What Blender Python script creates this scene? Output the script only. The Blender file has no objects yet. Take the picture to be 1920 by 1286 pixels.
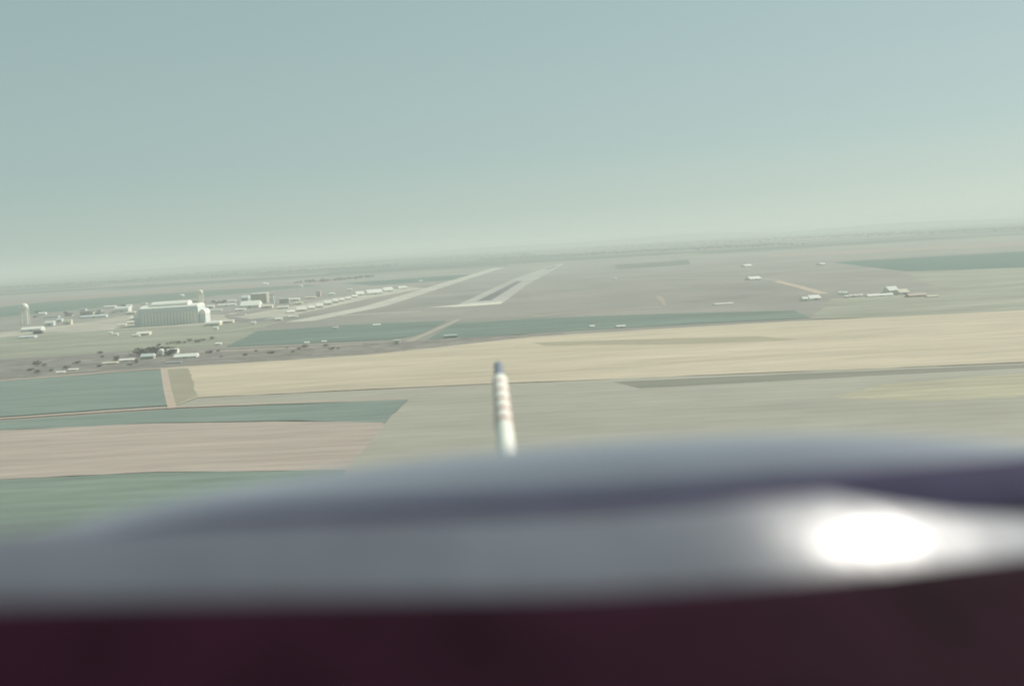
import bpy, bmesh, math, random
from mathutils import Vector, Matrix
random.seed(7)
sc = bpy.context.scene
col = sc.collection
rad = math.radians

# ------------------------------------------------------------------ camera
W, H, K = 1920.0, 1286.0, 2058.0            # photograph size and focal length in its pixels
ALT = 100.0                                 # metres above the fields
ROLL, PITCH = math.atan(0.060), math.atan(186.7 / K)
F = Vector((0, math.cos(PITCH), -math.sin(PITCH)))
R0 = Vector((1, 0, 0)); U0 = Vector((0, math.sin(PITCH), math.cos(PITCH)))
R = math.cos(ROLL) * R0 - math.sin(ROLL) * U0
U = math.sin(ROLL) * R0 + math.cos(ROLL) * U0
EYE = Vector((0, 0, ALT))
cd = bpy.data.cameras.new('camera'); cam = bpy.data.objects.new('camera', cd); col.objects.link(cam)
m = Matrix.Identity(4)
for i in range(3):
    m[i][0], m[i][1], m[i][2], m[i][3] = R[i], U[i], -F[i], EYE[i]
cam.matrix_world = m
cd.sensor_width = 36.0; cd.lens = 36.0 * K / W
cd.clip_start = 0.02; cd.clip_end = 200000
cd.dof.use_dof = True; cd.dof.focus_distance = 24.0
cd.dof.aperture_fstop = cd.lens / 30.0      # 30 mm wide open, as blurred as the snapshot
sc.camera = cam

# ------------------------------------------------------------------ light
SUN_AZ, SUN_EL = rad(54), rad(35)           # azimuth from the line of flight, to the right
SUN = Vector((math.sin(SUN_AZ) * math.cos(SUN_EL), math.cos(SUN_AZ) * math.cos(SUN_EL), math.sin(SUN_EL)))
w = bpy.data.worlds.new('World'); sc.world = w; w.use_nodes = True
nt = w.node_tree; bg = nt.nodes['Background']
sky = nt.nodes.new('ShaderNodeTexSky'); sky.sky_type = 'NISHITA'; sky.sun_disc = False
sky.sun_elevation = SUN_EL; sky.sun_rotation = SUN_AZ
sky.air_density = 1.0; sky.dust_density = 0.3; sky.ozone_density = 1.0
soft = nt.nodes.new('ShaderNodeHueSaturation'); soft.inputs['Saturation'].default_value = 0.45
veil = nt.nodes.new('ShaderNodeMix'); veil.data_type = 'RGBA'; veil.inputs[0].default_value = 0.65   # even high haze over the whole sky
veil.inputs[7].default_value = (3.05, 4.75, 4.45, 1)
nt.links.new(sky.outputs[0], soft.inputs['Color']); nt.links.new(soft.outputs[0], veil.inputs[6]); nt.links.new(veil.outputs[2], bg.inputs[0])
bg.inputs[1].default_value = 0.0585
ld = bpy.data.lights.new('sun', 'SUN'); ld.energy = 3.0; ld.angle = rad(0.53); ld.color = (1, 0.95, 0.86)
sun = bpy.data.objects.new('sun', ld); col.objects.link(sun)
sun.rotation_euler = SUN.to_track_quat('Z', 'Y').to_euler(); sun.location = (0, 0, 400)
sc.view_settings.view_transform = 'Standard'; sc.view_settings.look = 'None'
sc.view_settings.exposure = 0.7; sc.view_settings.gamma = 1.0
sc.cycles.use_denoising = True
sc.cycles.max_bounces = 6; sc.cycles.volume_bounces = 1

# ------------------------------------------------------------------ helpers
def ray(px, py):
    return (F + R * ((px - W / 2) / K) - U * ((py - H / 2) / K)).normalized()
def ground(px, py, z=0.0):                  # where a line of sight meets the level ground
    d = ray(px, py); return EYE + d * ((z - ALT) / d.z)
def near(px, py, depth):                    # a point at this depth in front of the eye
    d = ray(px, py); return EYE + d * (depth / d.dot(F))
def lin(r, g, b):
    f = lambda c: (c / 255 / 12.92) if c <= 10 else ((c / 255 + .055) / 1.055) ** 2.4
    return (f(r), f(g), f(b))
def props(o, label=None, cat=None, group=None, kind=None):
    if label: o['label'] = label
    if cat: o['category'] = cat
    if group: o['group'] = group
    if kind: o['kind'] = kind
    return o
def link(name, me, mat=None, parent=None, smooth=False):
    o = bpy.data.objects.new(name, me); col.objects.link(o)
    if mat and not me.materials: me.materials.append(mat)
    if parent: o.parent = parent
    if smooth:
        for p in me.polygons: p.use_smooth = True
    return o
def mesh(name, verts, faces):
    me = bpy.data.meshes.new(name); me.from_pydata([tuple(v) for v in verts], [], faces); me.update(); return me
def empty(name, loc, rz=0.0):
    o = bpy.data.objects.new(name, None); col.objects.link(o); o.location = loc; o.rotation_euler = (0, 0, rz)
    o.empty_display_size = 0.1; return o

MATS = {}
def mat(name, rgb, var=0.12, scale=0.02, rough=0.9, metal=0.0, spec=0.2, stretch=None, detail=6.0, second=None, patch=0.0):
    if name in MATS: return MATS[name]
    M = bpy.data.materials.new(name); M.use_nodes = True; t = M.node_tree
    b = t.nodes['Principled BSDF']; b.inputs['Roughness'].default_value = rough
    b.inputs['Metallic'].default_value = metal; b.inputs['Specular IOR Level'].default_value = spec
    tc = t.nodes.new('ShaderNodeTexCoord'); mp = t.nodes.new('ShaderNodeMapping')
    if stretch:                              # (angle, factor): streaks along a working direction
        mp.inputs['Rotation'].default_value = (0, 0, stretch[0]); mp.inputs['Scale'].default_value = (1, stretch[1], 1)
    n = t.nodes.new('ShaderNodeTexNoise'); n.inputs['Scale'].default_value = scale
    n.inputs['Detail'].default_value = detail; n.inputs['Roughness'].default_value = 0.62
    r = t.nodes.new('ShaderNodeValToRGB'); e = r.color_ramp.elements
    s2 = second or rgb
    e[0].position, e[1].position = 0.3, 0.7
    e[0].color = (*[c * (1 - var) for c in s2], 1); e[1].color = (*[min(1, c * (1 + var)) for c in rgb], 1)
    t.links.new(tc.outputs['Object'], mp.inputs[0]); t.links.new(mp.outputs[0], n.inputs[0])
    t.links.new(n.outputs[0], r.inputs[0])
    if patch:
        n2 = t.nodes.new('ShaderNodeTexNoise'); n2.inputs['Scale'].default_value = scale * .22; n2.inputs['Detail'].default_value = 4
        n2.inputs['Distortion'].default_value = .6; t.links.new(mp.outputs[0], n2.inputs[0])
        r2 = t.nodes.new('ShaderNodeMapRange'); r2.inputs[1].default_value = .35; r2.inputs[2].default_value = .65
        r2.inputs[3].default_value = 1 - patch; r2.inputs[4].default_value = 1 + patch; t.links.new(n2.outputs[0], r2.inputs[0])
        wv = t.nodes.new('ShaderNodeTexWave'); wv.bands_direction = 'Y'; wv.inputs['Scale'].default_value = .021; wv.inputs['Distortion'].default_value = 1.5
        wv.inputs['Detail'].default_value = 3; wv.inputs['Detail Scale'].default_value = .3
        rot = t.nodes.new('ShaderNodeMapping'); rot.inputs['Rotation'].default_value = (0, 0, stretch[0] if stretch else .08)
        t.links.new(tc.outputs['Object'], rot.inputs[0]); t.links.new(rot.outputs[0], wv.inputs[0])
        r3 = t.nodes.new('ShaderNodeMapRange'); r3.inputs[3].default_value = 1 - patch * .35; r3.inputs[4].default_value = 1 + patch * .35
        t.links.new(wv.outputs[1], r3.inputs[0])
        mu = t.nodes.new('ShaderNodeMath'); mu.operation = 'MULTIPLY'; t.links.new(r2.outputs[0], mu.inputs[0]); t.links.new(r3.outputs[0], mu.inputs[1])
        vm = t.nodes.new('ShaderNodeVectorMath'); vm.operation = 'SCALE'; t.links.new(r.outputs[0], vm.inputs[0]); t.links.new(mu.outputs[0], vm.inputs['Scale'])
        t.links.new(vm.outputs[0], b.inputs['Base Color'])
    else:
        t.links.new(r.outputs[0], b.inputs['Base Color'])
    MATS[name] = M; return M

# ------------------------------------------------------------------ ground
# the far plain: mosaic of square-cut fields, scrub between
def ground_material():
    M = bpy.data.materials.new('plain'); M.use_nodes = True; t = M.node_tree; N = t.nodes; L = t.links
    b = N['Principled BSDF']; b.inputs['Roughness'].default_value = 0.95; b.inputs['Specular IOR Level'].default_value = 0.1
    tc = N.new('ShaderNodeTexCoord')
    def bricks(angle, width, row, seed):
        mp = N.new('ShaderNodeMapping'); mp.inputs['Rotation'].default_value = (0, 0, angle); mp.inputs['Location'].default_value = (seed * 1000, seed * 700, 0)
        br = N.new('ShaderNodeTexBrick'); br.inputs['Color1'].default_value = (0, 0, 0, 1); br.inputs['Color2'].default_value = (1, 1, 1, 1)
        br.inputs['Mortar'].default_value = (.62, .62, .62, 1); br.inputs['Scale'].default_value = 1.0
        br.inputs['Mortar Size'].default_value = 5.0; br.inputs['Brick Width'].default_value = width; br.inputs['Row Height'].default_value = row
        L.new(tc.outputs['Object'], mp.inputs[0]); L.new(mp.outputs[0], br.inputs[0]); return br
    def ramp(stops, interp='CONSTANT'):
        r = N.new('ShaderNodeValToRGB'); r.color_ramp.interpolation = interp; e = r.color_ramp.elements
        while len(e) < len(stops): e.new(0.5)
        for q, (p, c) in zip(e, stops): q.position = p; q.color = (*c, 1)
        return r
    br = bricks(-0.06, 900, 420, 3.3)
    r1 = ramp([(0, (.04, .07, .06)), (.26, (.15, .135, .12)), (.40, (.05, .08, .065)), (.62, (.19, .165, .145)), (.72, (.07, .095, .08)), (.9, (.25, .22, .185))])
    L.new(br.outputs[0], r1.inputs[0])
    no = N.new('ShaderNodeTexNoise'); no.inputs['Scale'].default_value = 0.004; no.inputs['Detail'].default_value = 8; no.inputs['Roughness'].default_value = .65
    L.new(tc.outputs['Object'], no.inputs[0])
    r2 = ramp([(.28, (.19, .185, .17)), (.52, (.265, .25, .225)), (.75, (.33, .30, .265))], 'LINEAR'); L.new(no.outputs[0], r2.inputs[0])
    # far out (beyond the airfield's land) the fields take over
    sx = N.new('ShaderNodeSeparateXYZ'); L.new(tc.outputs['Object'], sx.inputs[0])
    mr = N.new('ShaderNodeMapRange'); mr.inputs[1].default_value = 4600; mr.inputs[2].default_value = 5200; L.new(sx.outputs[1], mr.inputs[0])
    mx = N.new('ShaderNodeMix'); mx.data_type = 'RGBA'; L.new(mr.outputs[0], mx.inputs[0]); L.new(r2.outputs[0], mx.inputs[6]); L.new(r1.outputs[0], mx.inputs[7])
    L.new(mx.outputs[2], b.inputs['Base Color']); return M
S = 40000
props(link('ground', mesh('ground', [(-S, -3000, 0), (S, -3000, 0), (S, S, 0), (-S, S, 0)], [(0, 1, 2, 3)]), ground_material()),
      'flat grey tan plain reaching to the hazy horizon', 'ground', kind='structure')

LEVEL = [0.0]
def sheet(name, pts, material, label, cat, rag=1.1):
    LEVEL[0] += 0.012; z = LEVEL[0]
    g0 = [ground(x, y, z) for x, y in pts]; g = []; rnd = random.Random(len(name) + int(pts[0][0] * 7 + pts[1][1]))
    for a_, b_ in zip(g0, g0[1:] + g0[:1]):                # borders wander a little, as ploughed and mown edges do
        k = max(1, min(120, int((b_ - a_).length / 14))); n_ = Vector((-(b_ - a_).y, (b_ - a_).x, 0)).normalized(); ph = rnd.uniform(0, 6)
        amp = .0 if 'runway' in name else rag * min(1.0, (a_ - EYE).length / 900)
        for i in range(k):
            wob = 0 if i == 0 else amp * (.8 * math.sin(ph + i * .35) + rnd.uniform(-1, 1))
            g.append(a_.lerp(b_, i / k) + n_ * wob)
    c = sum(g, Vector()) / len(g); c.z = z
    o = link(name, mesh(name, [p - c for p in g], [tuple(range(len(g)))]), material); o.location = c
    return props(o, label, cat, kind='structure')
def lane(name, line, material, label, cat):     # line: (px, py, half width in metres)
    LEVEL[0] += 0.012; z = LEVEL[0]
    g = [ground(x, y, z) for x, y, _ in line]; vs = []
    for i, p in enumerate(g):
        d = (g[min(i + 1, len(g) - 1)] - g[max(i - 1, 0)]).normalized(); n = Vector((-d.y, d.x, 0))
        vs += [p + n * line[i][2], p - n * line[i][2]]
    c = sum(vs, Vector()) / len(vs); c.z = z
    o = link(name, mesh(name, [p - c for p in vs], [(2*i, 2*i+1, 2*i+3, 2*i+2) for i in range(len(g) - 1)]), material); o.location = c
    return props(o, label, cat, kind='structure')

teal = mat('young_wheat', (.18, .225, .195), .12, .03, stretch=(.09, 6), patch=.10)
sage = mat('sage_crop', (.18, .225, .185), .12, .02, stretch=(.09, 5), patch=.12)
straw = mat('stubble', (.51, .425, .32), .09, .012, stretch=(.07, 5), second=(.455, .395, .295), patch=.10)
pink = mat('ploughed', (.385, .32, .275), .10, .03, stretch=(.09, 8), patch=.10)
fallow = mat('fallow', (.335, .315, .26), .12, .012, stretch=(.06, 2.5), patch=.08)
scrub = mat('scrub', (.235, .21, .19), .34, .05, stretch=(.09, 3), second=(.15, .14, .12), patch=.18)
pasture = mat('pasture', (.27, .27, .21), .20, .015, stretch=(.09, 4), patch=.18)
dirt = mat('dirt', (.45, .36, .29), .08, .05)
green = mat('strip_crop', (.13, .175, .15), .20, .012, stretch=(.06, 4), patch=.15)
concrete = mat('concrete', (.46, .44, .38), .10, .03, patch=.10)
asphalt = mat('asphalt', (.13, .13, .135), .18, .03, patch=.2)
apron_m = mat('apron_concrete', (.45, .42, .35), .12, .02, patch=.12)

# airfield land and far fields
sheet('field', [(1560, 492), (2000, 467), (2000, 499), (1700, 509), (1640, 502)], mat('far_wheat', (.05, .115, .10), .1, .004), 'dark teal field at the far right behind the white buildings', 'field')
sheet('field', [(1440, 478), (2000, 449), (2000, 455), (1440, 482)], mat('far_pink', (.30, .24, .20), .1, .004), 'thin pinkish strip field far off on the right', 'field')
sheet('field', [(1690, 510), (2000, 500), (2000, 574), (1780, 548)], pasture, 'pale green pasture beside the white buildings on the right', 'field')
sheet('field', [(-80, 585), (120, 562), (290, 549), (430, 541), (560, 531), (600, 536), (330, 562), (-80, 603)], mat('far_sage', (.10, .15, .12), .12, .004), 'grey green far field behind the base on the left', 'field')
sheet('field', [(-80, 569), (250, 547), (480, 531), (640, 522), (640, 530), (380, 545), (-80, 578)], mat('far_pink2', (.27, .215, .185), .1, .004), 'pinkish far strip behind the water towers', 'field')
sheet('field', [(640, 531), (900, 513), (880, 523), (700, 535)], mat('far_teal2', (.06, .12, .10), .1, .004), 'small teal field beyond the flight line', 'field')
sheet('field', [(1150, 497), (1290, 487), (1295, 496), (1160, 505)], mat('far_dark', (.11, .125, .10), .2, .01), 'dark scrub patch right of the far runway end', 'field')

# base area, apron, runways
sheet('apron', [(420, 598), (470, 588), (560, 572), (700, 547), (770, 538), (800, 540), (690, 560), (600, 580), (545, 592), (470, 603)], apron_m, 'long pale concrete parking apron before the row of white shelters', 'apron')
sheet('apron', [(-60, 628), (60, 618), (170, 602), (262, 588), (440, 590), (450, 604), (330, 617), (200, 625), (100, 622), (-60, 640)], mat('base_ground', (.40, .365, .30), .18, .02, patch=.15), 'pale dusty ground around the big hangar', 'apron')
sheet('grass_field', [(-60, 640), (100, 624), (330, 612), (520, 602), (480, 622), (420, 650), (300, 655), (-60, 676)], pasture, 'mown olive grass below the hangar', 'grass')
lane('road', [(-60, 632, 6), (90, 617, 6), (200, 602, 6), (262, 597, 6)], MATS['apron_concrete'], 'pale road from the left tower to the big hangar', 'road')
lane('road', [(60, 606, 5), (140, 602, 5), (260, 590, 5)], mat('pale_road', (.40, .37, .30), .1, .05), 'pale street behind the cream houses', 'road')
lane('road', [(385, 604, 5), (440, 586, 5), (520, 574, 5), (600, 564, 5), (700, 546, 5)], MATS['pale_road'], 'pale street behind the shelter row', 'road')
lane('road', [(-60, 652, 4), (200, 634, 4), (420, 622, 4), (520, 605, 4)], MATS['pale_road'], 'faint track across the mown grass', 'road')
sheet('grass_field', [(420, 592), (470, 598), (515, 594), (480, 603), (440, 604)], mat('dull_turf', (.19, .19, .18), .15, .02), 'grey turf patch at the left end of the apron', 'grass')
lane('runway', [(560, 603, 24), (700, 575, 24), (935, 502, 24)], concrete, 'pale concrete left runway beside the flight line', 'runway')
sheet('runway', [(846, 577), (940, 570), (985, 536), (1060, 494), (1043, 495), (958, 525)], mat('runway_side', (.37, .36, .33), .10, .02, patch=.12), 'broad main runway ahead with pale concrete edges', 'runway')
sheet('runway_surface', [(893, 565), (921, 563), (979, 527), (969, 527)], asphalt, 'dark asphalt strip on the near half of the main runway', 'runway surface')
sheet('runway_surface', [(1021, 505), (1029, 505), (1046, 498), (1040, 498)], asphalt, 'short dark strip at the far end of the main runway', 'runway surface')
sheet('runway_threshold', [(800, 577), (884, 569), (944, 565), (938, 570), (880, 574)], mat('threshold_paint', (.62, .60, .50), .06, .05), 'bright pale threshold bar across the near runway end', 'threshold')
lane('taxiway', [(640, 592, 9), (700, 588, 9), (790, 584, 9)], concrete, 'thin pale taxiway left of the runway threshold', 'taxiway')
lane('taxiway', [(840, 545, 9), (890, 541, 8), (950, 535, 8)], mat('old_concrete', (.31, .30, .265), .1, .03), 'faint taxiway crossing between the two runways', 'taxiway')
lane('taxiway', [(1130, 526, 10), (1250, 521, 10), (1420, 522, 10), (1470, 526, 10)], MATS['old_concrete'], 'pale crossing taxiway right of the main runway', 'taxiway')
lane('road', [(1455, 527, 8), (1500, 538, 8), (1545, 551, 8)], dirt, 'pale access road running to the right hand buildings', 'road')
lane('road', [(1380, 487, 12), (1480, 482, 12)], dirt, 'pinkish road stretch far beyond the runway', 'road')
lane('road', [(1000, 594, 5), (1050, 588, 5), (1240, 575, 5)], dirt, 'thin dirt track across the infield', 'road')
sheet('road', [(1228, 555), (1240, 555), (1252, 572), (1244, 573)], mat('dirt2', (.34, .285, .24), .1, .05), 'short bent dirt patch on the infield', 'dirt patch')

# the middle strip of dark crops
sheet('field', [(425, 650), (480, 621), (620, 611), (740, 604), (835, 602), (800, 622), (745, 636), (560, 644)], green, 'dark green strip field below the flight line', 'field')
sheet('field', [(800, 638), (850, 607), (1000, 597), (1250, 588), (1490, 582), (1518, 596), (1300, 607), (1050, 621), (850, 636)], green, 'long dark green strip field across the middle', 'field')
lane('path', [(752, 646, 5), (800, 626, 5), (862, 598, 5)], fallow, 'pale brown path between the two dark strip fields', 'path')
sheet('field', [(-60, 679), (300, 657), (520, 650), (750, 640), (1050, 623), (1060, 628), (700, 664), (360, 686), (300, 690), (-60, 722)], scrub, 'purplish brown scrub land with a farmstead', 'scrub')
sheet('field', [(1518, 598), (1560, 560), (2000, 535), (2000, 590)], pasture, 'pale pasture between the straw field and right hand buildings', 'field')
lane('road', [(-60, 718, 4), (305, 690, 4)], dirt, 'pale farm lane along the top of the teal field', 'road')
lane('road', [(370, 660, 4), (560, 652, 4), (680, 645, 4)], dirt, 'pinkish lane leading away from the farmstead', 'road')

# near fields
sheet('field', [(300, 690), (700, 664), (1000, 631), (1400, 607), (2000, 578), (2000, 676), (1500, 696), (920, 719), (370, 745), (330, 760)], straw, 'wide straw coloured stubble field across the picture', 'field')
sheet('field', [(306, 692), (352, 690), (372, 742), (324, 762)], mat('grass_margin', (.30, .27, .20), .1, .03), 'greyish grass margin at the left end of the straw field', 'field')
sheet('field', [(1000, 642), (1420, 630), (1500, 637), (1300, 645), (1020, 648)], mat('stubble_grey', (.33, .29, .205), .12, .012, stretch=(.07, 5)), 'faint grey streak inside the straw field', 'field')
sheet('field', [(322, 764), (370, 746), (920, 720), (1500, 697), (2000, 677), (2200, 1250), (-200, 1250), (600, 879), (720, 795), (765, 750)], fallow, 'broad grey fallow field in front of the nose', 'field')
sheet('field', [(1560, 745), (1660, 720), (2000, 693), (2000, 722), (1900, 745), (1750, 752)], mat('dry_grass', (.38, .345, .25), .14, .015, stretch=(.07, 4), patch=.15), 'yellowish dry patch of grass at the right edge', 'field')
sheet('field', [(1150, 716), (1500, 700), (2000, 680), (2000, 686), (1500, 712), (1200, 728)], mat('dull_grass', (.20, .195, .155), .16, .012, stretch=(.07, 5)), 'dull dark streak under the straw field', 'field')
sheet('field', [(-80, 721), (306, 692), (318, 759), (-80, 787)], teal, 'rectangular teal wheat field at the left edge', 'field')
lane('road', [(307, 690, 3), (314, 730, 3), (323, 765, 3)], dirt, 'pale dirt lane down the right side of the teal field', 'road')
lane('road', [(-80, 790, 3.2), (200, 771, 3.2), (330, 763, 3.2), (760, 745, 1.6)], dirt, 'pale dirt lane below the teal field', 'road')
sheet('field', [(-80, 795), (330, 767), (765, 749), (722, 792), (560, 788), (300, 792), (-80, 810)], teal, 'narrow green strip field under the farm lane', 'field')
sheet('field', [(-80, 810), (300, 793), (560, 790), (720, 792), (650, 881), (300, 884), (-80, 902)], pink, 'pinkish ploughed field at the left', 'field')
sheet('field', [(-80, 903), (300, 885), (650, 881), (560, 1000), (300, 1250), (-400, 1250)], sage, 'soft green field at the lower left', 'field')

# ------------------------------------------------------------------ far hills and woods
def ridge(name, px0, px1, dist, height, label, seed):
    rnd = random.Random(seed); n = 60; vs = []; fs = []
    for i in range(n + 1):
        t = i / n; a = ray(px0 + (px1 - px0) * t, 456); d = Vector((a.x, a.y, 0)).normalized() * dist
        hgt = height * math.sin(math.pi * t) ** .6 * (.75 + .25 * math.sin(t * 9 + seed) + .12 * rnd.random())
        vs += [d, d * 1.04 + Vector((0, 0, max(.5, hgt))), d * 1.15]
    for i in range(n):
        a = 3 * i; fs += [(a, a+3, a+4, a+1), (a+1, a+4, a+5, a+2)]
    return props(link(name, mesh(name, vs, fs), mat('hill_scrub', (.08, .10, .085), .2, .002)), label, 'hills', kind='structure')
ridge('hills', 760, 1500, 17000, 90, 'faint low hills on the hazy horizon beyond the runway', 1)
ridge('hills', 1350, 2100, 15000, 60, 'faint long rise on the horizon at the right', 4)
ridge('hills', -150, 760, 15500, 45, 'faint low rise on the horizon at the left', 9)

leaf_m = mat('far_foliage', (.035, .05, .045), .3, .03)
def wood(pts, depth, hgt, label, seed):
    rnd = random.Random(seed); vs = []; fs = []
    g = [ground(x, y) for x, y in pts]
    for a, b in zip(g, g[1:]):
        n = max(2, int((b - a).length / 5))
        for i in range(n):
            if rnd.random() < .08: continue
            p = a.lerp(b, i / n) + Vector((rnd.uniform(-8, 8), rnd.gauss(0, depth), 0))
            r = rnd.uniform(5, 11); h = hgt * rnd.uniform(.3, 1.0); k = len(vs)
            for q in range(6):
                an = q * math.pi / 3 + rnd.random(); vs.append(p + Vector((r*.8*math.cos(an), r*.8*math.sin(an), 0)))
            for q in range(6):
                an = q * math.pi / 3 + rnd.random() * .6; rr = r * rnd.uniform(.8, 1.2); vs.append(p + Vector((rr*math.cos(an), rr*math.sin(an), h*rnd.uniform(.45, .7))))
            vs.append(p + Vector((rnd.uniform(-2, 2), rnd.uniform(-2, 2), h)))
            for q in range(6):
                q2 = (q + 1) % 6; fs += [(k+q, k+q2, k+6+q2, k+6+q), (k+6+q, k+6+q2, k+12)]
    return props(link('wood', mesh('wood', vs, fs), leaf_m), label, 'wood', kind='stuff')
wood([(-80, 545), (250, 527), (500, 511), (740, 499)], 250, 12, 'dim wooded belt on the plain far left', 1)
wood([(300, 519), (700, 492), (1000, 476)], 500, 13, 'dim wooded belt beyond the left runway', 2)
wood([(900, 487), (1150, 474), (1480, 458)], 250, 12, 'dim wooded belt beyond the main runway', 3)
wood([(1100, 466), (1500, 446), (2000, 424)], 900, 14, 'dim far woods on the right below the horizon', 4)
wood([(560, 530), (640, 524), (700, 519)], 60, 9, 'dim trees behind the white flight line', 6)

# ------------------------------------------------------------------ buildings
white = mat('white_paint', (.82, .80, .72), .05, .05, rough=.6)
cream = mat('cream_paint', (.66, .61, .49), .06, .05, rough=.7)
paleblue = mat('pale_blue_paint', (.64, .68, .67), .06, .05, rough=.6)
grey_m = mat('grey_metal', (.36, .37, .36), .1, .05, rough=.5)
dark_m = mat('dark_roofing', (.10, .10, .11), .15, .05)
tanw = mat('tan_wall', (.42, .38, .31), .08, .05)
rose = mat('rose_wall', (.58, .47, .42), .06, .05)
glass_m = mat('window_glass', (.05, .06, .07), .1, .05, rough=.15, spec=.6)

def box_mesh(name, x0, x1, y0, y1, z0, z1):
    v = [(x, y, z) for z in (z0, z1) for x, y in ((x0, y0), (x1, y0), (x1, y1), (x0, y1))]
    return mesh(name, v, [(3, 2, 1, 0), (4, 5, 6, 7), (0, 1, 5, 4), (1, 2, 6, 5), (2, 3, 7, 6), (3, 0, 4, 7)])
def gable_mesh(name, w, d, z0, z1, over=.5, along='x'):
    a, b = w / 2 + over, over
    if along == 'x':
        v = [(-a, -b, z0), (a, -b, z0), (a, d + b, z0), (-a, d + b, z0), (-a, d / 2, z1), (a, d / 2, z1)]
        f = [(0, 1, 5, 4), (2, 3, 4, 5), (1, 2, 5), (3, 0, 4), (3, 2, 1, 0)]
    else:
        v = [(-a, -b, z0), (a, -b, z0), (a, d + b, z0), (-a, d + b, z0), (0, -b, z1), (0, d + b, z1)]
        f = [(0, 1, 4), (1, 2, 5, 4), (2, 3, 5), (3, 0, 4, 5), (3, 2, 1, 0)]
    return mesh(name, v, f)
def arch_mesh(name, w, d, z0, z1, along='x', n=10):
    v = []; f = []
    for i in range(n + 1):
        t = math.pi * i / n; c, s = -math.cos(t), z0 + (z1 - z0) * math.sin(t)
        if along == 'x': v += [(-w/2 - .4, d/2 + c * (d/2 + .4), s), (w/2 + .4, d/2 + c * (d/2 + .4), s)]
        else: v += [(c * (w/2 + .4), -.4, s), (c * (w/2 + .4), d + .4, s)]
    for i in range(n): f.append((2*i, 2*i+1, 2*i+3, 2*i+2))
    f += [tuple(range(0, 2*n + 2, 2))[::-1], tuple(range(1, 2*n + 2, 2))]
    return mesh(name, v, f)

def building(name, label, cat, px, py, wpx, hpx, depth, wall=white, roof=white, style='gable', rise=.45, yaw=0.06, group=None, windows=0, door=True, along='x'):
    """px, py: foot of the front wall; wpx, hpx: its width and full height as seen."""
    g = ground(px, py); s = (g - EYE).length / K; w_, h = wpx * s, hpx * s
    if depth is None: depth = w_ * .6
    t = empty(name, g, yaw); props(t, label, cat, group)
    hw = h * (1 - rise) if style != 'flat' else h - .6
    link('wall', box_mesh('wall', -w_/2, w_/2, 0, depth, 0, hw), wall, t)
    if style == 'gable': rf = gable_mesh('roof', w_, depth, hw + .01, h, .5, along)
    elif style == 'arch': rf = arch_mesh('roof', w_, depth, hw + .01, h, along)
    else: rf = box_mesh('roof', -w_/2 - .4, w_/2 + .4, -.4, depth + .4, hw + .01, h)
    link('roof', rf, roof, t)
    if door:
        dw = min(w_ * .3, 5); link('door', box_mesh('door', -dw/2, dw/2, -.12, -.003, .05, min(hw * .8, 4.5)), grey_m, t)
    if windows:
        wm = box_mesh('window', -.7, .7, -.1, -.003, 0, 1.2)
        for i in range(windows):
            x = -w_/2 + w_ * (i + .5) / windows
            if door and abs(x) < dw / 2 + .9: continue
            o = link('window', wm, glass_m, t); o.location = (x, 0, hw * .45)
    return t

# the big hangar with its row of tall door panels
recess_m = mat('recess_paint', (.60, .62, .61), .08, .05, rough=.6)
def big_hangar():
    g = ground(318, 609); s = (g - EYE).length / K; w_ = 103 * s; hd = 22 * s; hf = 30 * s; dep = 62
    t = empty('hangar', g, 0.07); props(t, 'huge pale hangar with a row of tall ribbed doors beside the round water tower', 'hangar')
    link('wall', box_mesh('wall', -w_/2, w_/2, 0, dep, 0, hf), paleblue, t)
    n = 17; pw = w_ * .94 / n; pm = box_mesh('door_panel', -pw * .33, pw * .33, -1.1, -.01, .1, hd)
    pm2 = box_mesh('door_panel', -pw * .5, pw * .5, -.35, -.01, .1, hd - .6)
    for i in range(n):
        o = link('door_panel', pm, white, t); o.location = (-w_ * .47 + pw * (i + .5), 0, 0)
    for i in range(n - 1):
        o = link('door_recess', pm2, recess_m, t); o.location = (-w_ * .47 + pw * (i + 1), 0, 0)
    link('fascia', box_mesh('fascia', -w_/2 - .5, w_/2 + .5, -1.4, -.02, hd + .1, hf - .2), paleblue, t)
    link('roof', arch_mesh('roof', w_ * .98, dep, hf + .02, hf + 5 * s, 'x', 14), white, t)
    r = link('roof_monitor', arch_mesh('roof_monitor', w_ * .62, dep * .6, hf + 4 * s, hf + 11 * s, 'x', 12), white, t); r.location = (0, dep * .15, 0)
    for sx in (-1, 1):
        a = link('annex', arch_mesh('annex', 11 * s, 40, 15 * s, 24 * s, 'y', 10), white, t); a.location = (sx * (w_/2 + 6 * s), 6, 0)
        link('annex_wall', box_mesh('annex_wall', -5.2 * s, 5.2 * s, 0, 40, 0, 15 * s), paleblue, a)
big_hangar()

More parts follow.
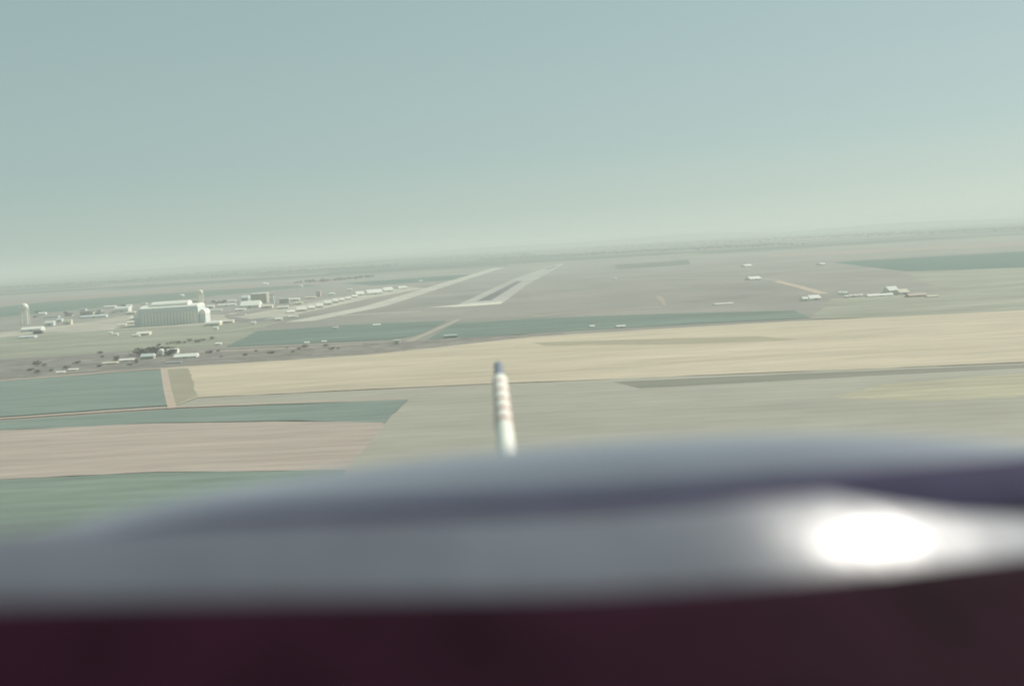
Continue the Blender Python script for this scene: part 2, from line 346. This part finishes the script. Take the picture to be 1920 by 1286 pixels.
def water_tower(px, py, tall_px, tank_px, label, style):
    g = ground(px, py); s = (g - EYE).length / K; Ht = tall_px * s; r = tank_px * s / 2
    t = empty('water_tower', g, .3); props(t, label, 'water tower', 'water towers of the air base')
    tank_h = r * 1.35; z0 = Ht - tank_h
    prof = [(0.35, z0 - r * .35), (r * .6, z0 - r * .22), (r, z0), (r, z0 + tank_h * .45), (r * .86, z0 + tank_h * .72), (r * .5, z0 + tank_h * .93), (0.05, Ht)]
    n = 24; v = []; f = []
    for q, (rr, z) in enumerate(prof):
        for i in range(n): v.append((rr * math.cos(2*math.pi*i/n), rr * math.sin(2*math.pi*i/n), z))
        if q:
            for i in range(n): j = (i + 1) % n; f.append(((q-1)*n + i, (q-1)*n + j, q*n + j, q*n + i))
    link('tank', mesh('tank', v, f), white, t, True)
    def rod(name, a, b, rr, mt):
        a, b = Vector(a), Vector(b); d = (b - a); L = d.length; q = d.to_track_quat('Z', 'Y')
        vs = [q @ Vector((rr*math.cos(k*math.pi/4), rr*math.sin(k*math.pi/4), z)) + a for z in (0, L) for k in range(8)]
        return link(name, mesh(name, vs, [(k, (k+1) % 8, 8 + (k+1) % 8, 8 + k) for k in range(8)]), mt, t)
    legs = 6
    P = lambda i, z: (r * (1.08 - .16 * z / z0) * math.cos(2*math.pi*i/legs), r * (1.08 - .16 * z / z0) * math.sin(2*math.pi*i/legs), z)
    for i in range(legs): rod('leg', P(i, 0), P(i, z0 + .3), .75, white)
    for lv in (.33, .66):
        for i in range(legs): rod('brace', P(i, z0 * lv), P(i + 1, z0 * lv), .22, white)
    rod('riser', (0, 0, 0), (0, 0, z0 - r * .3), r * .42, white)
water_tower(48, 608, 36, 14.5, 'stout white water tower on legs at the left edge', 0)
water_tower(379, 592, 47, 9.5, 'tall slim white water tower rising beside the big hangar', 1)

# town and base blocks
B = building
B('hangar', 'white arched hangar in a cluster left of the big hangar', 'hangar', 228, 585, 24, 9, 26, style='arch', rise=.6)
B('storehouse', 'small white shed behind the cluster left of the big hangar', 'building', 241, 577, 9, 6, 12)
B('storehouse', 'low grey shed at the right end of the white cluster', 'building', 245, 590, 14, 6, 14, wall=grey_m, roof=cream)
B('barracks', 'long low pale building left of the white cluster', 'building', 175, 596, 44, 5, 14, wall=paleblue, roof=paleblue, windows=8)
B('warehouse', 'warehouse with a dark flat roof left of the white cluster', 'building', 162, 591, 22, 6, 18, wall=tanw, roof=dark_m, style='flat')
B('house', 'pale gabled house with wide roof near the left tower', 'building', 92, 611, 15, 9, 12, wall=paleblue, roof=white)
B('house', 'cream house in a cluster right of the left water tower', 'building', 126, 609, 13, 10, 11, wall=cream, roof=cream)
B('house', 'small pale blue house between two cream ones', 'building', 111, 604, 9, 7, 10, wall=paleblue, roof=paleblue)
B('warehouse', 'white warehouse at the foot of the left water tower', 'building', 58, 622, 34, 8, 20, wall=paleblue, roof=white)
B('shed', 'dark shed below the left water tower', 'building', 70, 626, 14, 5, 9, wall=dark_m, roof=dark_m, style='flat', door=False)
B('warehouse', 'low pale shed at the lower left edge of the base', 'building', 50, 634, 26, 4, 14, wall=paleblue, roof=paleblue)
B('house', 'dim grey house with dark roof behind the cream cluster', 'building', 128, 593, 12, 5, 12, wall=tanw, roof=dark_m)
B('house', 'small grey house behind the dark roofed warehouse', 'building', 155, 583, 10, 5, 12, wall=paleblue, roof=grey_m)
B('house', 'tiny far house left of the white hangar cluster', 'building', 186, 584, 7, 4, 9, wall=white, roof=grey_m)
B('hut', 'long white hut in front of the left hangar end', 'building', 248, 607, 18, 4.5, 9, roof=white, wall=cream)
B('hut', 'low white hut left of the big hangar', 'building', 228, 611, 14, 3.5, 9, roof=white, wall=cream)
B('fuel_shed', 'wide low cream shed standing on the grass below the hangar', 'building', 268, 629, 22, 6.5, 14, wall=cream, roof=white)
B('fuel_shed', 'smaller cream lean-to left of the low shed on the grass', 'building', 254, 631, 12, 4, 9, wall=cream, roof=cream)
B('pump_house', 'tiny white pump house on the grass, left one of two', 'building', 207, 626, 5, 4, 5, door=False)
B('pump_house', 'tiny white pump house on the grass, right one of two', 'building', 218, 629, 5, 4.5, 5, door=False)
B('hangar', 'white rounded shelter right of the big hangar', 'hangar', 398, 611, 26, 8, 22, style='arch', rise=.6, wall=cream)
B('storehouse', 'cream storehouse on the dusty ground right of the rounded shelter', 'building', 424, 606, 24, 6, 16, wall=cream, roof=cream)
B('barracks', 'long white barracks right of the slim water tower, nearer one', 'building', 425, 574, 32, 4, 12, wall=paleblue)
B('barracks', 'long white barracks right of the slim water tower, farther one', 'building', 412, 567, 24, 3.5, 12, wall=cream)
B('barracks', 'long white barracks right of the slim water tower, farthest right', 'building', 432, 566, 18, 3, 12, wall=paleblue)
B('hangar', 'broad bright white hangar in the middle of the base', 'hangar', 468, 578, 34, 13, 45, rise=.6, windows=6)
B('hangar', 'tall hangar block with white roof behind the bright white hangar', 'hangar', 486, 569, 28, 18, 40, wall=tanw, roof=white, style='flat')
B('hangar', 'small grey hangar left of the tall hangar block', 'hangar', 459, 566, 12, 11, 30, wall=grey_m, roof=paleblue, style='arch')
B('control_tower', 'slim pale control tower right of the tall hangar block', 'tower', 511, 572, 6, 17, 6, wall=paleblue, roof=white, style='flat', door=False, windows=2)
B('storehouse', 'grey storehouse with dark front right of the control tower', 'building', 533, 569, 17, 9, 18, wall=grey_m, roof=paleblue, style='flat')
B('storehouse', 'cream storehouse beside the tall hangar block', 'building', 500, 578, 20, 7, 20, wall=cream, roof=cream)
B('hut', 'long grey hut in front of the control tower', 'building', 530, 579, 20, 5, 10, wall=grey_m, roof=white)
B('guard_hut', 'tiny white hut on the apron edge beside the dark patch', 'building', 475, 608, 7, 5.5, 6, door=False)
B('hut', 'small pale hut on the apron end nearer the strip field', 'building', 522, 601, 12, 5, 9, wall=cream)
B('hut', 'low white hut below the start of the shelter row', 'building', 549, 595, 17, 3, 9, wall=cream)
B('wall_shelter', 'thin white blast wall on the left of the apron', 'wall', 442, 592, 36, 3, 4, style='flat', door=False)
B('house', 'pink block among low huts above the shelter row', 'building', 597, 556, 8, 10, 14, wall=rose, roof=rose, style='flat')
B('house', 'low pinkish hut left of the pink block', 'building', 582, 560, 20, 4, 12, wall=rose, roof=cream)
B('house', 'white farm house alone on the far plain behind the base', 'building', 497, 534, 8, 4, 25, door=False)
B('house', 'tiny white far house behind the shelter row', 'building', 565, 538, 4, 3.5, 16, door=False)
B('house', 'tiny pale house on the far plain left of the slim tower', 'building', 341, 556, 5, 4, 14, door=False, wall=paleblue)
B('house', 'tiny pale far house beside the left runway', 'building', 789, 528, 5, 2.6, 20, door=False)
B('barracks', 'long pale barracks behind the cream houses, nearer the left tower', 'building', 95, 596, 26, 4, 12, wall=paleblue, roof=grey_m, windows=5)
B('barracks', 'narrow pale barracks beyond the dark roofed warehouse', 'building', 205, 577, 20, 3.5, 14, wall=cream, roof=white)
B('storehouse', 'cream storehouse touching the left foot of the big hangar', 'building', 252, 600, 16, 6, 16, wall=cream, roof=white)
B('storehouse', 'white storehouse just left of the slim water tower', 'building', 364, 580, 16, 6, 22, wall=white, roof=white)
B('house', 'white house between the slim water tower and the barracks', 'building', 394, 578, 12, 6, 12, wall=cream, roof=white)
B('shed', 'thin pale shed in front of the barracks rows', 'building', 405, 583, 20, 3, 9, wall=paleblue, roof=white, door=False)
B('storehouse', 'low white storehouse in front of the bright white hangar', 'building', 450, 583, 18, 4.5, 12, wall=cream)
B('storehouse', 'cream shed beyond the grey storehouse right of the control tower', 'building', 552, 564, 18, 5, 16, wall=cream, roof=white)
B('house', 'pale house behind the start of the shelter row', 'building', 560, 571, 14, 5, 12, wall=cream, roof=cream)
B('house', 'tiny pale house above the shelter row, right of the pink block', 'building', 622, 553, 9, 4, 14, wall=paleblue, roof=white, door=False)
B('house', 'tiny cream house above the far hangars of the row', 'building', 655, 545, 9, 3.5, 18, wall=cream, roof=cream, door=False)
B('house', 'pale bungalow far left behind the left water tower', 'building', 78, 590, 12, 4, 14, wall=paleblue, roof=white, door=False)
B('house', 'lone pale bungalow beyond the white hangar cluster', 'building', 268, 571, 10, 4, 16, wall=paleblue, roof=grey_m, door=False)
B('fuel_tank', 'small white drum shaped hut on the dusty ground before the rounded shelter', 'hut', 404, 618, 7, 5, 7, style='arch', rise=.6, door=False)
# shelters in a row along the flight line
row = [(546, 587, 14, 5), (566, 584, 18, 9), (585, 580, 12, 7), (600, 577, 13, 8), (616, 572, 14, 9), (630, 568, 10, 8), (642, 565, 9, 6), (654, 562, 10, 5.5), (666, 558, 10, 5)]
ordn = ['first', 'second', 'third', 'fourth', 'fifth', 'sixth', 'seventh', 'eighth', 'ninth']
for (x, y, a, b), o_ in zip(row, ordn):
    B('aircraft_shelter', f'small white aircraft shelter, {o_} from the near left end of the row', 'shelter', x, y, a, b, 22, roof=white, wall=cream, rise=.6, yaw=.25, group='white aircraft shelters along the flight line')
B('hangar', 'white hangar left of the bright wide one at the far end of the row', 'hangar', 676, 554, 15, 7.5, 40, rise=.65, yaw=.25)
B('hangar', 'bright wide white hangar at the far end of the shelter row', 'hangar', 704, 552, 28, 9, 45, rise=.65, yaw=.25)
B('hangar', 'bright white hangar right of the wide one at the row end', 'hangar', 729, 547, 18, 8, 40, rise=.65, yaw=.25)
B('hangar', 'thin low white hangar last at the far end of the row', 'hangar', 756, 541, 16, 4, 40, rise=.65, yaw=.25)
# lone sheds in the fields
B('shed', 'white boxy shed on the scrub right of the dark strip field', 'building', 744, 646, 12, 8.5, 5, style='flat', wall=cream)
B('shed', 'long low shed with a pale roof beside the path', 'building', 845, 634, 24, 5.5, 7, wall=tanw, roof=paleblue, style='flat')
B('shed', 'thin white shed inside the dark strip field', 'building', 706, 611, 13, 3.2, 9, door=False)
B('shed', 'small pinkish shed inside the dark strip field', 'building', 629, 617, 9, 4.5, 8, wall=rose, roof=rose, door=False)
B('shed', 'tiny white shed at the lower edge of the strip field', 'building', 575, 644, 8, 3, 6, door=False)
B('shed', 'tiny white shed right of another at the strip field edge', 'building', 607, 642, 8, 3, 6, door=False)
B('shed', 'pale shed at the dark field corner above the lane', 'building', 409, 647, 9, 4.5, 7, wall=paleblue, roof=white, door=False)
B('shed', 'small white peaked shed on the long strip field edge', 'building', 1111, 614, 8, 4, 7, door=False)
B('shed', 'low pale shed right of the peaked shed', 'building', 1165, 614, 16, 4, 7, wall=tanw, roof=white, door=False)
B('shed', 'thin white shed on the infield ahead', 'building', 1358, 571, 34, 2.6, 10, door=False, roof=white)
B('shed', 'tiny white shed on the far infield by the crossing taxiway', 'building', 1154, 524, 4, 3, 10, door=False)
# right hand compound
B('hall', 'bright white hall alone near the crossing taxiway', 'building', 1418, 525, 21, 6, 40, rise=.65)
B('hall', 'small bright white hall farther off near the crossing taxiway', 'building', 1405, 500, 13, 4, 50, rise=.65)
B('house', 'tiny white far house near the teal field corner', 'building', 1545, 497, 9, 3.4, 40, door=False)
B('shed', 'small white cube shed left of the white barn', 'building', 1511, 564, 9, 7, 12, rise=.5)
B('barn', 'white barn with a broad roof at the left of the right hand compound', 'barn', 1530, 562, 20, 8, 22, rise=.65)
for i, (x, y, a, b) in enumerate([(1576, 552, 5, 5), (1585, 553, 9, 6), (1589, 558, 8, 4), (1598, 557, 6, 4), (1606, 557, 7, 4.5), (1615, 556, 6, 4.5)]):
    B('trailer', f'tiny white trailer in the right hand compound, {ordn[i]} from the left', 'trailer', x, y, a, b, 5, rise=.35, group='white trailers in the right hand compound', door=False)
B('long_shed', 'long thin white shed in the right hand compound', 'building', 1652, 556, 46, 5, 12, rise=.6)
B('hall', 'tall white hall at the back of the right hand compound', 'building', 1677, 549, 17, 11, 24, rise=.6)
B('hall', 'rosy white hall right of the tall white hall', 'building', 1697, 552, 18, 9, 24, rise=.6, roof=cream)
B('long_shed', 'long rosy shed at the right end of the compound', 'building', 1722, 557, 32, 7, 14, rise=.55, wall=rose, roof=rose)
B('long_shed', 'thin pale shed trailing off at the right of the compound', 'building', 1750, 557, 20, 3, 10, rise=.5, wall=tanw, roof=cream)
# farmstead
B('barn', 'long white barn of the farmstead above the teal field', 'barn', 347, 672, 40, 8, 14, rise=.6, wall=paleblue)
B('barn', 'white barn with a rounded roof in the farmstead', 'barn', 322, 664, 18, 9, 12, style='arch', rise=.7)
B('house', 'grey farmhouse left of the white silo', 'building', 276, 674, 22, 10, 10, wall=tanw, roof=paleblue)
B('shed', 'low cream shed left of the farmhouse', 'building', 236, 678, 24, 5, 9, wall=cream, roof=white)
B('shed', 'long low cream shed on the lane left of the farmhouse', 'building', 205, 683, 26, 4, 8, wall=cream, roof=cream)
B('shed', 'small white shed left along the farm lane, nearer the edge', 'building', 112, 700, 13, 3.5, 6, wall=cream)
B('shed', 'small white shed along the farm lane, right of another', 'building', 136, 695, 14, 3.5, 6, wall=cream)
B('shed', 'low grey lean-to in front of the long white barn', 'building', 325, 682, 26, 4, 6, wall=grey_m, roof=grey_m)
def silo():
    g = ground(303, 668); s = (g - EYE).length / K; r = 5 * s; h = 14 * s; n = 20
    t = empty('silo', g); props(t, 'white domed silo standing left of the round roofed barn', 'silo')
    ring = lambda rr, z: [(rr*math.cos(2*math.pi*i/n), rr*math.sin(2*math.pi*i/n), z) for i in range(n)]
    def lathe(prof):
        v = []; f = []
        for q, (rr, z) in enumerate(prof):
            v += ring(rr, z)
            if q:
                for i in range(n): j = (i+1) % n; f.append(((q-1)*n+i, (q-1)*n+j, q*n+j, q*n+i))
        return v, f
    link('barrel', mesh('barrel', *lathe([(r, 0), (r, h * .72)])), white, t, True)
    link('dome', mesh('dome', *lathe([(r * 1.03, h * .72 + .01), (r * .9, h * .84), (r * .55, h * .95), (.05, h)])), white, t, True)
silo()

# ------------------------------------------------------------------ bushes and trees
bush_leaf = mat('bush_leaf', (.22, .205, .18), .3, .4)
bark = mat('bark', (.10, .08, .06), .2, 1.0)
def crown_mesh(seed):
    rnd = random.Random(seed); v = []; f = []
    lobes = [(Vector((rnd.uniform(-.55, .55), rnd.uniform(-.55, .55), rnd.uniform(.45, .95))), rnd.uniform(.28, .5)) for _ in range(7)]
    for _ in range(230):
        c, r = rnd.choice(lobes)
        d = Vector((rnd.gauss(0, 1), rnd.gauss(0, 1), rnd.gauss(0, 1))).normalized() * r * rnd.uniform(.6, 1.05)
        p = c + d; s = rnd.uniform(.06, .14); q = Vector((rnd.gauss(0, 1), rnd.gauss(0, 1), rnd.gauss(0, 1))).to_track_quat('Z', 'Y'); k = len(v)
        v += [p + q @ Vector((-s, -s * .6, 0)), p + q @ Vector((s, -s * .6, 0)), p + q @ Vector((s * .7, s * .7, .03)), p + q @ Vector((-s * .7, s * .7, .02))]
        f.append((k, k+1, k+2, k+3))
    return mesh('crown', v, f)
def trunk_mesh(seed):
    rnd = random.Random(seed); v = []; f = []
    def limb(a, b, r0, r1):
        k = len(v); d = (b - a).normalized().to_track_quat('Z', 'Y')
        for p, r in ((a, r0), (b, r1)):
            for i in range(6): v.append(p + d @ Vector((r*math.cos(i*math.pi/3), r*math.sin(i*math.pi/3), 0)))
        for i in range(6): j = (i+1) % 6; f.append((k+i, k+j, k+6+j, k+6+i))
    limb(Vector((0, 0, -.05)), Vector((.03, 0, .45)), .07, .045)
    for q in range(4):
        an = q * 1.6 + rnd.random(); limb(Vector((.02, 0, .38)), Vector((.4*math.cos(an), .4*math.sin(an), .8 + .15*rnd.random())), .035, .012)
    return mesh('trunk', v, f)
crowns = [crown_mesh(i) for i in range(5)]; trunks = [trunk_mesh(i) for i in range(3)]
def tree(px, py, hpx, label, group):
    g = ground(px, py); s = (g - EYE).length / K; h = hpx * s / 1.15
    t = empty('tree', g, random.uniform(0, 6)); t.scale = (h * random.uniform(1.2, 2.4), h * random.uniform(1.2, 2.4), h)
    props(t, label, 'tree', group)
    link('crown', random.choice(crowns), bush_leaf, t); link('trunk', random.choice(trunks), bark, t)
for i in range(20):
    x = random.uniform(40, 300); y = 712 - (x - 40) * .085 - random.uniform(8, 46) * (1 - .2 * x / 300)
    tree(x, y, random.uniform(3, 6.5), 'low dark bush on the scrub left of the farmstead', 'bushes on the scrub')
for i in range(9):
    x = random.uniform(255, 330); y = 668 - (x - 255) * .06 + random.uniform(-7, 3)
    tree(x, y, random.uniform(6, 11), 'dark shade tree close around the farmstead', 'farmstead trees')
for i in range(16):
    x = random.uniform(372, 640); y = 664 - (x - 372) * .05 + random.uniform(-4, 8)
    tree(x, y, random.uniform(2.5, 5), 'small bush along the lane right of the farmstead', 'bushes along the lane')
for i in range(9):
    x = 300 + i * 12 + random.uniform(-4, 4); tree(x, 648 - i * 1.2 + random.uniform(-2, 2), random.uniform(3, 6), 'dark tree in the row between hangar grass and farmstead', 'tree row below the hangar')
for i in range(22):
    x = random.uniform(60, 540); y = 602 - (x - 60) * .07 + random.uniform(-14, -2)
    tree(x, y, random.uniform(3, 6), 'small dim tree among the buildings of the base', 'trees of the base')

# ------------------------------------------------------------------ haze
hz = mesh('haze', *[[(x, y, z) for z in (-1, 165) for x, y in ((-S - 500, -3500), (S + 500, -3500), (S + 500, S + 500), (-S - 500, S + 500))],
                    [(3, 2, 1, 0), (4, 5, 6, 7), (0, 1, 5, 4), (1, 2, 6, 5), (2, 3, 7, 6), (3, 0, 4, 7)]])
HM = bpy.data.materials.new('haze'); HM.use_nodes = True; t = HM.node_tree
for n in list(t.nodes): t.nodes.remove(n)
out = t.nodes.new('ShaderNodeOutputMaterial'); pv = t.nodes.new('ShaderNodeVolumePrincipled')
pv.inputs['Color'].default_value = (.80, .86, .825, 1); pv.inputs['Density'].default_value = 1.65e-4; pv.inputs['Anisotropy'].default_value = 0.1
t.links.new(pv.outputs[0], out.inputs['Volume'])
props(link('haze', hz, HM), 'pale greenish haze over the whole plain', 'haze', kind='stuff')

# ------------------------------------------------------------------ the aircraft we sit in
AX = ray(905, 380)                                         # its nose points here
side0 = (R * 1.0 + U * 0.094).normalized(); AU = side0.cross(AX).normalized(); AS = AX.cross(AU).normalized()
def craft(x, down, z): return EYE + AS * x - AU * down + AX * z
jet = empty('aircraft', EYE - Vector((0, 0, 1.0)))
props(jet, 'blurred nose and instrument shroud of the aircraft the picture was taken from', 'aircraft')
def onjet(name, verts, faces, material, parent=None, smooth=True, label=None):
    o = link(name, mesh(name, [Vector(v) - jet.location for v in verts], faces), material, parent or jet, smooth)
    if label: o['label'] = label
    return o
def loft(rings, closed=True):
    v = []; f = []; n = len(rings[0])
    for q, rg in enumerate(rings):
        v += rg
        if q:
            for i in range(n if closed else n - 1):
                j = (i + 1) % n; f.append(((q-1)*n+i, (q-1)*n+j, q*n+j, q*n+i))
    return v, f
def interp(tab, x):
    for (a, *A), (b, *Bv) in zip(tab, tab[1:]):
        if x <= b:
            t = (x - a) / (b - a); return [p + (q - p) * t for p, q in zip(A, Bv)]
    return tab[-1][1:]
def smoothtab(tab, n):                                     # catmull-rom through the table rows
    out = []
    for i in range(n + 1):
        s = i / n * (len(tab) - 1); k = min(int(s), len(tab) - 2); t = s - k
        p0, p1, p2, p3 = tab[max(k-1, 0)], tab[k], tab[k+1], tab[min(k+2, len(tab)-1)]
        out.append([.5*((2*b) + (c-a)*t + (2*a-5*b+4*c-d)*t*t + (3*b-a-3*c+d)*t**3) for a, b, c, d in zip(p0, p1, p2, p3)])
    return out
nose_paint = mat('antiglare_paint', (.215, .225, .275), .10, 3.0, rough=.3, spec=.6)
prof = [(1.065, .60, .80, .13)] + smoothtab([(1.07, .322, .80, .13), (1.16, .285, .78, .13), (1.3, .298, .78, .135), (1.6, .367, .78, .14), (2.0, .463, .72, .16), (2.4, .57, .60, .18), (2.75, .655, .42, .19), (3.05, .728, .24, .14), (3.35, .785, .05, .04)], 56)
rings = []
for z, T, Wd, Hh in prof:
    rg = []
    for i in range(49):
        a = math.pi * i / 48; rg.append(craft(-Wd * math.cos(a), T + Hh * (1 - math.sin(a)), z))
    rg = [rg[0] - AU * .8] + rg + [rg[-1] - AU * .8]
    rings.append(rg)
onjet('nose', *loft(rings, False), nose_paint)
# pitot boom
def tube_rings(pts, n=20):
    out = []
    for x, d, z, r in pts: out.append([craft(x + r * math.cos(2*math.pi*i/n), d + r * math.sin(2*math.pi*i/n), z) for i in range(n)])
    return out
bw = mat('boom_white', (.80, .78, .70), .03, 8, rough=.45); bt = mat('boom_tip', (.20, .22, .26), .1, 8, rough=.4); br_ = mat('boom_ring', (.60, .38, .33), .05, 8, rough=.5)
bd = .75
boom = onjet('pitot_boom', *loft(tube_rings([(0, bd, 2.7, .028), (0, bd, 3.15, .028), (0, bd, 4.0, .030), (0, bd, 4.58, .032), (0, bd, 4.60, .028)])), bw)
onjet('tip', *loft(tube_rings([(0, bd, 4.595, .023), (0, bd, 5.02, .021), (0, bd, 5.06, .012), (0, bd, 5.065, .001)])), bt, boom)
for z in (4.42, 4.22, 4.02, 3.83, 3.65):
    onjet('ring', *loft(tube_rings([(0, bd, z - .024, .030), (0, bd, z - .022, .0325), (0, bd, z + .022, .0325), (0, bd, z + .024, .030)])), br_, boom)
# windscreen foot: dark seal, metal sill, shroud
seal_m = mat('rubber_seal', (.05, .045, .085), .2, 20, rough=.9, spec=.05)
sill_m = mat('sill_metal', (.175, .182, .215), .12, 6, rough=.26, metal=0.0, spec=.04)
sb_ = sill_m.node_tree.nodes['Principled BSDF']; sb_.inputs['Coat Weight'].default_value = .22; sb_.inputs['Coat Roughness'].default_value = .42
_t = sill_m.node_tree; _n = _t.nodes.new('ShaderNodeTexNoise'); _n.inputs['Scale'].default_value = 26; _n.inputs['Detail'].default_value = 3
_b = _t.nodes.new('ShaderNodeBump'); _b.inputs['Strength'].default_value = .16; _b.inputs['Distance'].default_value = .01   # hammered, uneven sheet
_c = _t.nodes.new('ShaderNodeTexCoord'); _t.links.new(_c.outputs['Object'], _n.inputs[0]); _t.links.new(_n.outputs[0], _b.inputs['Height']); _t.links.new(_b.outputs[0], sb_.inputs['Normal'])
shroud_m = mat('shroud_cloth', (.017, .004, .010), .4, 9, rough=.9, spec=.04)
def tube_along(line, radius, squash=1.0, n=24, steps=60):
    pts = smoothtab(line, steps); ctr = [near(a, b, c) for a, b, c in pts]; out = []
    for i, p in enumerate(ctr):
        d = (ctr[min(i+1, steps)] - ctr[max(i-1, 0)]).normalized(); u = U - d * U.dot(d); u.normalize(); v_ = d.cross(u)
        r = radius(i / steps) if callable(radius) else radius
        out.append([p + u * (r * squash * math.sin(2*math.pi*k/n)) + v_ * (r * math.cos(2*math.pi*k/n)) for k in range(n)])
    return loft(out)
def strip_along(line, half, bend, steps=64, n=17):        # a bowed strip, its crown turned up to the light
    pts = smoothtab(line, steps); ctr = [near(a, b, c) for a, b, c in pts]; out = []
    for i, p in enumerate(ctr):
        d = (ctr[min(i+1, steps)] - ctr[max(i-1, 0)]).normalized(); h_ = (SUN + (EYE - p).normalized()).normalized()
        n0 = (h_ - d * h_.dot(d)).normalized(); v_ = d.cross(n0).normalized()
        hw = (half(i / steps) if callable(half) else half) * pts[i][2]; r = hw / math.sin(bend)
        out.append([p + n0 * (r * (math.cos(bend * k) - 1)) + v_ * (r * math.sin(bend * k)) for k in [2 * j / (n - 1) - 1 for j in range(n)]])
    return loft(out, False)
QX = (-500, -100, 300, 700, 1100, 1500, 1880, 2300); QD = (.66, .70, .73, .76, .79, .845, .98, 1.26)
SILL = list(zip(QX, (1120, 1094, 1074, 1062, 1052, 1022, 990, 955), QD))
onjet('sill', *strip_along(SILL, .062, .11), sill_m)
SEAL = list(zip((60, 300, 700, 1100, 1500, 1880, 2300), (1022, 1000, 982, 962, 928, 892, 852), (.775, .79, .815, .85, .91, 1.045, 1.32)))
onjet('seal', *strip_along(SEAL, lambda t: .004 + .030 * min(1, t * 4.5), .5), seal_m)
EDGE = list(zip((-600, -100, 300, 700, 1100, 1500, 1890, 2400), (1150, 1132, 1124, 1118, 1110, 1085, 1046, 995), [q - .06 for q in QD]))
rings = []
for a, b, c in smoothtab(EDGE, 60):
    p = near(a, b, c); rg = [p - U * .25 + F * .03, p - U * .03 + F * .012]
    for k in range(7):
        an = math.pi * .5 * k / 6; rg.append(p + U * (-.012 + .012 * math.sin(an)) + F * (.010 * math.cos(an)))
    q = near(a, b + 160, c * .88); q2 = near(a, b + 420, c * .72)
    rg += [p.lerp(q, .3), q, q2]; rings.append(rg)
onjet('instrument_shroud', *loft(rings, False), shroud_m)
